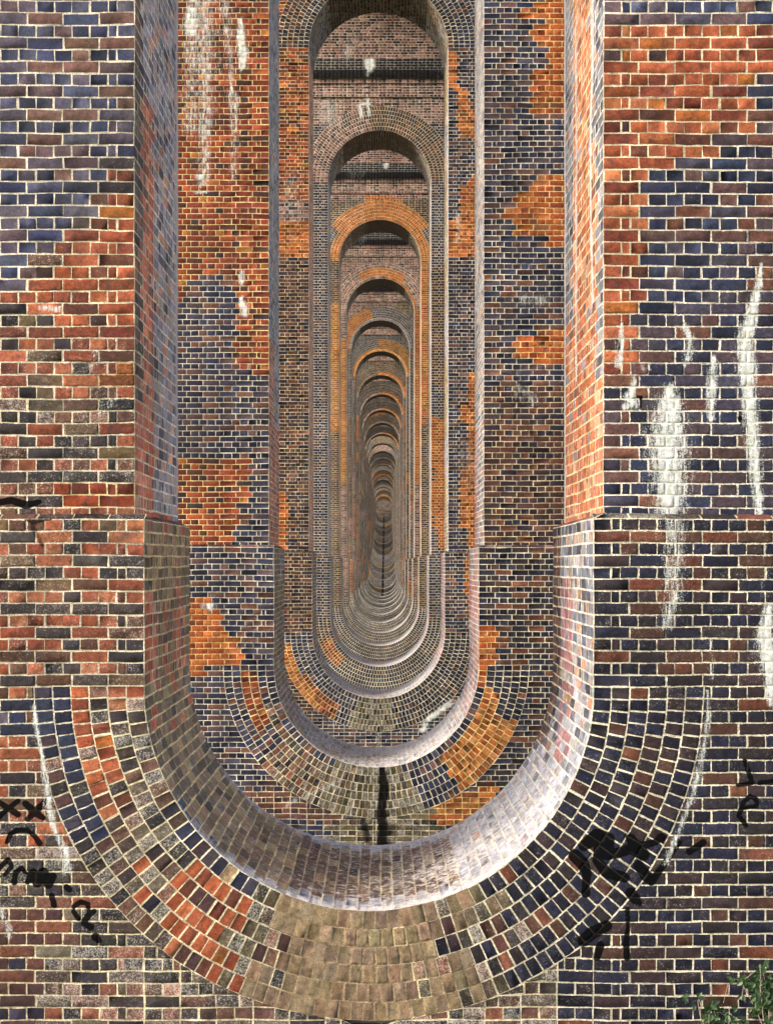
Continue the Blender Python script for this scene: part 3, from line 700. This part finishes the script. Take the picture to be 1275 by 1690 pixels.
for n in range(1, N_PIERS + 1):
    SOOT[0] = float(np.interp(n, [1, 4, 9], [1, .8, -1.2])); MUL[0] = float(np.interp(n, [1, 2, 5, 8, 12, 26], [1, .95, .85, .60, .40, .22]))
    y0 = y_front(n); X0 = x_mid(n); zi = INV[n]; w, wl_ = W_UP / 2, W_LO / 2
    ledge = .275 if n == 1 else .22
    has_pl = zi < -1.6
    zc_a = CROWN - w                      # arch centre
    wi = wl_ if has_pl else w; yl = y0 - (PROUD if has_pl else 0); y1l = y0 + TH + (PROUD if has_pl else 0)
    zc_i = zi + wi                        # invert centre
    if not has_pl: ledge = zc_i
    Re_a, Re_i = w + RING_N * RING_T, wi + RING_N * RING_T
    xmax = 3.6 if n == 1 else (3.0 if n < 4 else 2.5)
    zbot = zi - RING_N * RING_T - (.3 if n == 1 else 1.0)
    weaf = face_weather(n)
    fp = lambda x, z: face_palette(n, x, z, X0)
    # ---- upper wall and jambs
    sh = Sheet()
    def lim_up(z): return w if z < zc_a - 1e-6 else (sqrt(max(0, Re_a ** 2 - (z - zc_a) ** 2)))
    ztop = 13.30
    base_row = 0
    for s in (-1, 1):
        face_rows(sh, X0, y0, ledge, zc_a, w, lambda z: w, xmax, s, fp, base_row)
        if n >= 3:
            face_rows(sh, X0, y0, zc_a, ztop, w, lim_up, xmax, s, fp, 0)
    def jpal(s):
        def f(y, z):
            u = (y - y0) / TH; nn = vnoise(z * 1.3, u * 2 + n, n + 3)
            pal = np.full(len(y), PI['LAV']); mul = np.ones(len(y))
            if n == 1 and s > 0:
                top = (z > 1.6)
                pal[:] = PI['JAMBR']
                pal[(u < .13) & (z > 1.2)] = PI['LAV']; pal[(u > .72) & (z > 1.8)] = PI['LAV']
                pal[(u < .30) & (z > 2.8)] = PI['LAV']
            elif n == 1:
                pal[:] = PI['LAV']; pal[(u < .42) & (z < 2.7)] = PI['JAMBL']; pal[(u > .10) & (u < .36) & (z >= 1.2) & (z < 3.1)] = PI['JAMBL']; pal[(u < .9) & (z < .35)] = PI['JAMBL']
                pal[(u < .12) & (z > 1.0)] = PI['OLDMIX']; mul[:] = 1.7  # factor paints extra light onto the jamb turned from the sun
            elif n == 2 and s < 0:
                mul[:] = 1.5  # left jamb brightened in its colour, as on the nearest pier
                pal[:] = PI['JAMBL']; pal[z > 3.1] = PI['LAV']; pal[(z > 2) & (u > .5)] = PI['LAV']
            elif n == 2: pal[:] = PI['LAV']; pal[(u > .6) & (z < 2)] = PI['ROSE']
            elif n == 3 and s < 0: pal[:] = PI['JAMBR']; pal[nn < .3] = PI['TAN']
            elif n % 3 == 2: pal[:] = PI['JAMBR']; pal[nn > .5] = PI['TAN']
            else: pal[nn > .6] = PI['TAN']
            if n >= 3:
                mul = mul * (1.6 if s < 0 else 1.15)  # left side lighter: missing light on it is made up in the colour
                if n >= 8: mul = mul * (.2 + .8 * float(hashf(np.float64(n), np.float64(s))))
                pal[u < .12] = PI['PALE']; mul = np.where(u < .12, 1.35 if s < 0 else 1.15, mul)  # pale arris strip: bright grazing light on the jamb painted in
            return pal, mul
        return f
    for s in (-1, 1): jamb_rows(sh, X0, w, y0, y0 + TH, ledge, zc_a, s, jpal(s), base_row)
    def jw(V, N, f=weaf):
        W = f(V, N); js = np.abs(N[:, 0]) > .7
        y, z = V[:, 1] - y0, V[:, 2]; c = (vnoise(y * 9, z * .8, n) - .45) * 1.6
        W[:, 0] = np.where(js, c.clip(0, .6) * (.42 if n == 1 else .55), W[:, 0])
        if n == 1:
            sr = js & (N[:, 0] < 0); W[sr, 0] = np.maximum(W[sr, 0], ((.06 - np.abs(y[sr] - .52 - .05 * np.sin(z[sr] * 3))) / .03).clip(0, .9) * (z[sr] > 1.7))
            W[sr, 0] = np.maximum(W[sr, 0], ((.05 - np.abs(y[sr] - 1.3)) / .03).clip(0, .9) * (z[sr] > 1.3)); W[sr, 0] = np.maximum(W[sr, 0], ((y[sr] - 1.9) / .03).clip(0, .9))
            sl = js & (N[:, 0] > 0); W[sl, 0] = np.maximum(W[sl, 0], ((y[sl] - 1.86) / .05).clip(0, .9) * (z[sl] > .4) * .9)
        return W
    core = core_mesh(X0, y0 + .03, y0 + TH - .03, w, zi, zc_i, zc_a, w, ztop + .9, zbot - .6)
    pier = build('pier', flush(sh, n, jw), via, None)
    if n in PIER_LABEL: pier['label'] = PIER_LABEL[n]
    # solid inside of the pier: joined to the pier mesh as plain brickwork
    # ---- plinth
    shp = Sheet()
    def lim_lo(z): return wi if z > zc_i + 1e-6 else sqrt(max(0, Re_i ** 2 - (z - zc_i) ** 2))
    for s in (-1, 1):
        if has_pl: face_rows(shp, X0, yl, zc_i, ledge, wi, lambda z: wi, xmax, s, fp, 1)
        face_rows(shp, X0, yl, zbot, zc_i, wi, lim_lo, xmax, s, fp, 0)
        if has_pl:
            def ppal(y, z, s=s):
                u = (y - yl) / (y1l - yl); pal = np.full(len(y), PI['TAN']); mul = np.full(len(y), .9)
                if n == 1 and s > 0:
                    pal[:] = PI['LAV']; mul[:] = 1.08; pal[(u > .45) & (u < .75) & (z < -.1)] = PI['ROSE']; pal[u > .8] = PI['BROWN']; mul[u > .8] = 1.2
                elif n == 1:
                    pal[:] = PI['JAMBL']; mul[:] = 1.45; pal[vnoise(y * 4, z * 2, 3) > .5] = PI['TAN']  # sunless left side of the plinth opening lightened by colour
                elif n in (2, 3): pal[:] = PI['ROSE'] if s > 0 else PI['TAN']; pal[vnoise(y * 2, z * 2, n) > .5] = PI['LAV']
                else: pal[vnoise(y, z, n) > .4] = PI['LAV']
                return pal, mul
            jamb_rows(shp, X0, wi, yl, y1l, zc_i, ledge, s, ppal, 1)
    groups = flush(shp, n, weaf)
    # weathered ledge on top of the plinth: a sloping course, front and sides
    if has_pl:
        sl = Sheet(); zt = ledge; ri = .035
        for s in (-1, 1):
            t = wi
            while t < xmax:
                t1 = min(t + .225, xmax)
                q = [(X0 + s * t, yl, zt), (X0 + s * t1, yl, zt), (X0 + s * t1, y0 + .002, zt + ri), (X0 + s * t, y0 + .002, zt + ri)]
                if s < 0: q = [q[1], q[0], q[3], q[2]]
                sl.add(q, (0, -.4, .9), False, PI['OLDMIX'], 0, .75); t = t1
            y = yl
            while y < y1l - .01:
                yb = min(y + .115, y1l)
                q = [(X0 + s * wi, y, zt), (X0 + s * wi, yb, zt), (X0 + s * (w + .002), yb, zt + ri), (X0 + s * (w + .002), y, zt + ri)]
                if s > 0: q = [q[1], q[0], q[3], q[2]]
                sl.add(q, (-s * .4, 0, .9), True, PI['OLD'], 0, .9); y = yb
        groups += flush(sl, n, None)
    # plain solid core of the whole pier lives in this mesh's lower wall and in the pier mesh above
    pl = build('plinth', groups, pier, None)
    # ---- invert ring and bowl
    shi = Sheet(); ring_cells(shi, n, X0, yl, zc_i, wi, True)
    def bp(mid, u):
        d = math.degrees(-mid) % 360
        if n == 1:
            if d < 26: return (rp([('LAV', 3), ('PALE', 2)]) if not (.3 < u < .7) else rp([('ROSE', 3), ('LAV', 2), ('PALE', 1)])) if u < .82 else 'BROWN', 1.0
            if d < 66: return (rp([('PALE', 12), ('LAV', 1)]) if u < .93 else 'LAV'), 1.0
            if d < 112:
                if u < .12 or u > .93: return 'PALE', .95
                return rp([('WORN', 5), ('BROWN', .8), ('TAN', 2)]), .95
            if d < 128: return rp([('TAN', 4), ('BUFF', 3), ('WORN', 2)]) if u > .08 else 'PALE', 1.2
            if u > .94: return rp([('WORN', 2), ('LAV', 2)]), 1.0
            if u < .08 and d < 150: return 'LAV', 1.0
            return rp([('TAN', 6), ('MOSS', .8), ('JAMBL', .1 if d < 165 else 1.5)]), 1.6  # left of the bowl faces from the sun; light added through colour factor
        if n >= 8: return ('PALE', 1.25) if u < .22 else (('LAV', .5) if n < 14 else (('BUFF', .8) if (n * 5 + (d > 90) * 3) % 4 == 0 else ('SLATE', .5)))
        if d < 30: return rp([('ROSE', 2), ('LAV', 2)]), 1.0
        if d < 80: return rp([('PALE', 5), ('LAV', 3)]), .9
        if d < 100: return rp([('WORN', 2), ('PALE', 2), ('TAN', 2)]), .85
        if d < 150: return rp([('PALE', 2), ('BUFF', 2), ('TAN', 2), ('LAV', 2)]), .9
        return rp([('ROSE', 1), ('TAN', 3), ('LAV', 1)]), .95
    bowl_cells(shi, n, X0, yl, y1l, zc_i, wi, True, bp)
    def bw(V, N, f=weaf):
        W = f(V, N); js = np.abs(N[:, 1]) < .5
        th = np.degrees(np.arctan2(-(V[:, 2] - zc_i), V[:, 0] - X0)) % 360; y = V[:, 1] - yl
        c = vnoise(V[:, 0] * 5 + 3, y * 22, n) * .75 + vnoise(V[:, 0] * 14, y * 50, n + 1) * .25
        amt = np.interp(th, [0, 25, 40, 66, 90, 105, 120, 140, 180], [.10, .18, .34, .42, .30, .24, .20, .10, .03]) if n == 1 else np.interp(th, [0, 30, 50, 90, 130, 160, 180], [.1, .3, .5, .5, .4, .1, 0])
        edge = ((.10 - y) / .06).clip(0, 1) * np.interp(th, [40, 55, 130, 150], [.2, .95, .9, .2]) + ((y - 2.03) / .08).clip(0, 1) * np.interp(th, [20, 40, 140, 160], [0, .7, .7, 0])
        v = np.maximum(amt * (.7 + .6 * vnoise(V[:, 0] * 3, y * 5, n)), edge * .85)
        W[:, 0] = np.where(js, v.clip(0, .95), W[:, 0])
        dm = (js & (n == 1)); 
        W[:, 1] = np.where(js & (np.abs(th - 92) < 10) & (n > 1), (.75 if n > 12 else .35 - np.abs(th - 92) * .05) * (vnoise(V[:, 0] * 8, y * 4, n) + .3), W[:, 1])
        return W
    inv = build('invert_ring', flush(shi, n, bw), pier, None)
    # ---- arch ring and soffit
    sha = Sheet()
    if n >= 2: ring_cells(sha, n, X0, y0, zc_a, w, False)
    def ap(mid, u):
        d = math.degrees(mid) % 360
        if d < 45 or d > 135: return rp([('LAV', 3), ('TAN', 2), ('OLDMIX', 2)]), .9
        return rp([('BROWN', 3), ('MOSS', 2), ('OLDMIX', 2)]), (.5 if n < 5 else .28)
    bowl_cells(sha, n, X0, y0, y0 + TH, zc_a, w, False, ap)
    build('arch_ring', flush(sha, n, jw), pier, None)
    # ---- band of dark bricks under the spring of the vault
    if n >= 2:
        shb = Sheet()
        def band(z0, z1, pr, pal, soldier=False, tilt=0):
            rows = 1 if soldier else max(1, round((z1 - z0) / HC)); h = (z1 - z0) / rows
            for r in range(rows):
                st = .112 if (soldier or r % 2 == 0) else .225; x = -xmax
                while x < xmax - .01:
                    xb = min(x + st, xmax); a, b = z0 + r * h, z0 + (r + 1) * h
                    q = [(X0 + x, y0 - pr + tilt, a), (X0 + xb, y0 - pr + tilt, a), (X0 + xb, y0 - pr, b), (X0 + x, y0 - pr, b)]
                    shb.add(q, (0, -1, 0), st < .2, PI[pal], 0, 1.0); x = xb
        def ledge_q(za, pa, zb, pb):
            x = -xmax
            while x < xmax - .01:
                xb = min(x + .225, xmax)
                shb.add([(X0 + x, y0 - pa, za), (X0 + xb, y0 - pa, za), (X0 + xb, y0 - pb, zb), (X0 + x, y0 - pb, zb)], (0, -.7, -.7 if pb > pa else .7), False, PI['OLDMIX'], 0, .8); x = xb
        ledge_q(13.30, 0, 13.302, .045); band(13.302, 13.68, .045, 'OLD'); ledge_q(13.68, .045, 13.682, .09); band(13.682, 13.79, .09, 'OLD')
        ledge_q(13.79, .09, 13.80, .15); band(13.80, 14.03, .19, 'SOOT', True, .04); band(14.03, 14.34, .19, 'INK'); ledge_q(14.34, .19, 14.36, 0)
        build('string_course', flush(shb, n, weaf), pier, None)
    # ---- solid body
    body = build('core', [], pier, core)
    body.name = 'inner_masonry'

# ------------------------------------------------------------------ vaults over the bays, with spandrels and deck
def vault(n):
    """bay between pier n-1 and pier n (n=1: bay over the camera)"""
    ya = y_front(n) - STEP + TH; yb = y_front(n); R = (yb - ya) / 2; yc = (ya + yb) / 2; zs = 14.36; X0 = x_mid(n); top = 20.4
    prof = [(ya - TH / 2, zs), (ya, zs)]; K = 28
    prof += [(yc - R * cos(pi * i / K), zs + R * sin(pi * i / K)) for i in range(1, K)] + [(yb, zs), (yb + TH / 2, zs)]
    V, Fc, UV = [], [], []; s = 0
    def quad(p, u):
        i = len(V); V.extend(p); Fc.append((i, i + 1, i + 2, i + 3)); UV.extend(u)
    for (a, za), (b, zb) in zip(prof[:-1], prof[1:]):
        l = math.hypot(b - a, zb - za); xl, xr = X0 - HALF, X0 + HALF
        quad([(xl, a, za), (xr, a, za), (xr, b, zb), (xl, b, zb)], [(xl, s), (xr, s), (xr, s + l), (xl, s + l)]); s += l
        for x in (xl, xr): quad([(x, a, za), (x, b, zb), (x, b, top), (x, a, top)], [(a, za), (b, zb), (b, top), (a, top)])
        quad([(xl, a, top), (xr, a, top), (xr, b, top), (xl, b, top)], [(xl, a), (xr, a), (xr, b), (xl, b)])
    groups = []
    if 3 <= n <= 9:
        sh = Sheet(); m = round(pi * R / HC); xm = 2.5
        for i in range(0, 50):
            t0, t1 = pi - pi * i / m, pi - pi * (i + 1) / m    # angles measured at the far side going up
            pt = lambda t, x: (X0 + x, yc - (R - .02) * cos(t), zs + (R - .02) * sin(t))
            st = .1125 if i % 2 else .225; x = -xm - (.06 if i % 4 == 2 else 0); mid = (t0 + t1) / 2
            while x < xm:
                q = [pt(t0, x), pt(t0, x + st), pt(t1, x + st), pt(t1, x)]
                sh.add(q, (0, cos(mid), -sin(mid)), st < .2, PI['OLD'], 0, 1.0); x += st
        def vw(V, N):
            W = np.zeros((len(V), 2)); W[:, 0] = ((vnoise(V[:, 0] * 3, V[:, 2] * 1.5, n) - .55) * 1.6).clip(0, .6) * np.interp(V[:, 2], [14.3, 14.6, 15.2, 16], [1, 1, .5, .1]); return W
        groups = flush(sh, max(n, 4), vw)
    o = build('vault', groups, via, (np.array(V), np.array(Fc), np.array(UV)))
    return o
for n in range(1, N_PIERS + 1): vault(n)

# ------------------------------------------------------------------ ground
def ground_z(y):
    ks = [(-400, -3.2), (0, -3.1), (9.6, -3.1), (11, -4.3), (20, -4.5), (60, -4.6), (150, -4.6)]
    for n in range(14, 27): ks.append((y_front(n), INV[n] - 1.7))
    yl = y_front(26) + 4; ks += [(yl, INV[26] - .2), (yl + 9, 13.5), (yl + 40, 17), (yl + 400, 24), (yl + 3000, 60)]
    return np.interp(y, [k[0] for k in ks], [k[1] for k in ks])
gm = bpy.data.materials.new('grassy_ground'); t, N, L, P = nt(gm)
tc = N.new('ShaderNodeTexCoord'); n1 = noise(N, L, tc.outputs['Object'], .35, 6); n2 = noise(N, L, tc.outputs['Object'], 6, 6, .7)
cr = mixc(N, L, mrange(N, L, n2, .3, .7, 0, 1), (.030, .055, .016), (.075, .10, .032)); 
sp = N.new('ShaderNodeSeparateXYZ'); L.new(tc.outputs['Object'], sp.inputs[0])
n5 = noise(N, L, tc.outputs['Object'], 1.4, 5, .75); soil = mixc(N, L, mrange(N, L, n5, .38, .62, 0, 1), (.016, .011, .006), (.115, .075, .042))
cr = mixc(N, L, mth(N, L, 'MAXIMUM', mrange(N, L, n1, .56, .64, 0, 1), mrange(N, L, sp.outputs[1], 284, 288, 0, 1)), cr, soil)
L.new(cr, P.inputs['Base Color']); P.inputs['Roughness'].default_value = .95
xs = np.array([-2500, -900, -300, -120, -50, -25, -14, -8, -5, -3.5, -2.5, -1.5, 0, 1.5, 2.5, 3.5, 5, 8, 14, 25, 50, 120, 300, 900, 2500.])
ys = np.concatenate([[-2500, -900, -300, -100, -40, -15], np.arange(-6, 330, 1.5), [345, 380, 450, 600, 1000, 3000]])
gv = []; gf = []
for y in ys:
    for x in xs:
        z = float(ground_z(y)); 
        z += (hashf(np.array(x * 1.7), np.array(y * .9)) - .5) * (.10 if abs(x) < 12 else 1.0)
        gv.append((x, y, float(z)))
nx = len(xs)
for j in range(len(ys) - 1):
    for i in range(nx - 1): a = j * nx + i; gf.append((a, a + 1, a + nx + 1, a + nx))
me = bpy.data.meshes.new('ground'); me.from_pydata(gv, [], gf); me.materials.append(gm)
g = bpy.data.objects.new('ground', me); col.objects.link(g); g['kind'] = 'structure'
me.shade_smooth() if hasattr(me, 'shade_smooth') else None

# ------------------------------------------------------------------ brambles at the foot of the nearest pier
def leaf_mat(name, c1, c2, rough=.45):
    m = bpy.data.materials.new(name); t, N, L, P = nt(m); g_ = N.new('ShaderNodeNewGeometry'); tc = N.new('ShaderNodeTexCoord')
    n_ = noise(N, L, tc.outputs['Object'], 40, 3); f = mth(N, L, 'ADD', mth(N, L, 'MULTIPLY', g_.outputs['Random Per Island'], .7), mth(N, L, 'MULTIPLY', n_, .3))
    L.new(mixc(N, L, f, c1, c2), P.inputs['Base Color']); P.inputs['Roughness'].default_value = rough
    try: P.inputs['Subsurface Weight'].default_value = 0
    except Exception: pass
    return m
LEAF = leaf_mat('bramble_leaf', (.008, .024, .009), (.05, .10, .026)); STEM = leaf_mat('bramble_stem', (.28, .23, .17), (.40, .33, .25), .7)
def bramble(x, y, z, spread, height, nst, nlv, label, lean=0):
    root = bpy.data.objects.new('bramble', None); col.objects.link(root); root.location = (x, y, z)
    root['label'] = label; root['category'] = 'bramble'; root['group'] = 'brambles at the foot of the pier'
    sv_, sf = [], []; lv, lf = [], []
    for k in range(nst):
        a = random.uniform(0, 2 * pi); reach = random.uniform(.4, 1) * spread; hh = random.uniform(.5, 1) * height
        dx = cos(a) * reach + lean * hh; dy = -abs(sin(a)) * reach * .6; pts = []
        for i in range(13):
            t_ = i / 12; wob = sin(t_ * 7 + k) * .015
            pts.append(Vector((dx * t_ + wob, dy * t_ - .02, hh * sin(min(1, t_ * 1.15) * pi * .62) / sin(pi * .62) * 1.0 if t_ < 1 else hh * .75)))
        for i, p in enumerate(pts):
            r = .0042 * (1 - i / 16)
            for q in range(5): sv_.append((p.x + r * cos(q * 1.2566), p.y + r * sin(q * 1.2566), p.z + r * .3 * cos(q)))
        b0 = len(sv_) - 65
        for i in range(12):
            for q in range(5): sf.append((b0 + i * 5 + q, b0 + i * 5 + (q + 1) % 5, b0 + (i + 1) * 5 + (q + 1) % 5, b0 + (i + 1) * 5 + q))
        for _ in range(nlv):
            i = random.randint(2, 12); p = pts[i] + Vector((random.gauss(0, .03), random.gauss(-.01, .02), random.gauss(0, .025)))
            ang = random.uniform(0, 2 * pi)
            for da in (-1.0, 0, 1.0):
                sz = random.uniform(.016, .032) * (1.2 if da == 0 else 1); d = Vector((cos(ang + da), random.uniform(-.6, .2), sin(ang + da))).normalized()
                up = Vector((random.uniform(-.5, .5), -1, random.uniform(-.2, .8))).normalized(); sd_ = d.cross(up).normalized()
                prof = [(0, 0), (.18, .30), (.32, .36), (.42, .46), (.55, .42), (.66, .38), (.80, .22), (1, 0)]
                c0 = len(lv)
                for tt, ww in prof: lv.append(tuple(p + d * (tt * sz * 1.7) + sd_ * (ww * sz) + up * (.12 * sz * sin(tt * 3))))
                for tt, ww in prof[1:-1]: lv.append(tuple(p + d * (tt * sz * 1.7) - sd_ * (ww * sz) + up * (.12 * sz * sin(tt * 3))))
                m0 = len(lv); lv.append(tuple(p + d * (.55 * sz * 1.7) - up * (.10 * sz)))
                rim = list(range(c0, c0 + 8)) + list(range(c0 + 13, c0 + 7, -1))
                for u_, v_ in zip(rim, rim[1:] + rim[:1]): lf.append((u_, v_, m0))
    for nm, v_, f_, mt in (('stem', sv_, sf, STEM), ('foliage', lv, lf, LEAF)):
        me = bpy.data.meshes.new(nm); me.from_pydata(v_, [], f_); me.materials.append(mt); o = bpy.data.objects.new(nm, me); col.objects.link(o); o.parent = root
yb_ = y_front(1) - PROUD - .07
bramble(2.40, yb_, -3.05, .32, .60, 15, 8, 'dense dark green bramble in the bottom right corner at the foot of the wall')
bramble(1.98, yb_, -3.08, .34, .50, 7, 4, 'thin straggling bramble with bare stems, just left of the dense one')
bramble(2.78, yb_, -3.08, .40, .72, 12, 8, 'bramble cut off by the right edge, right of the dense one')
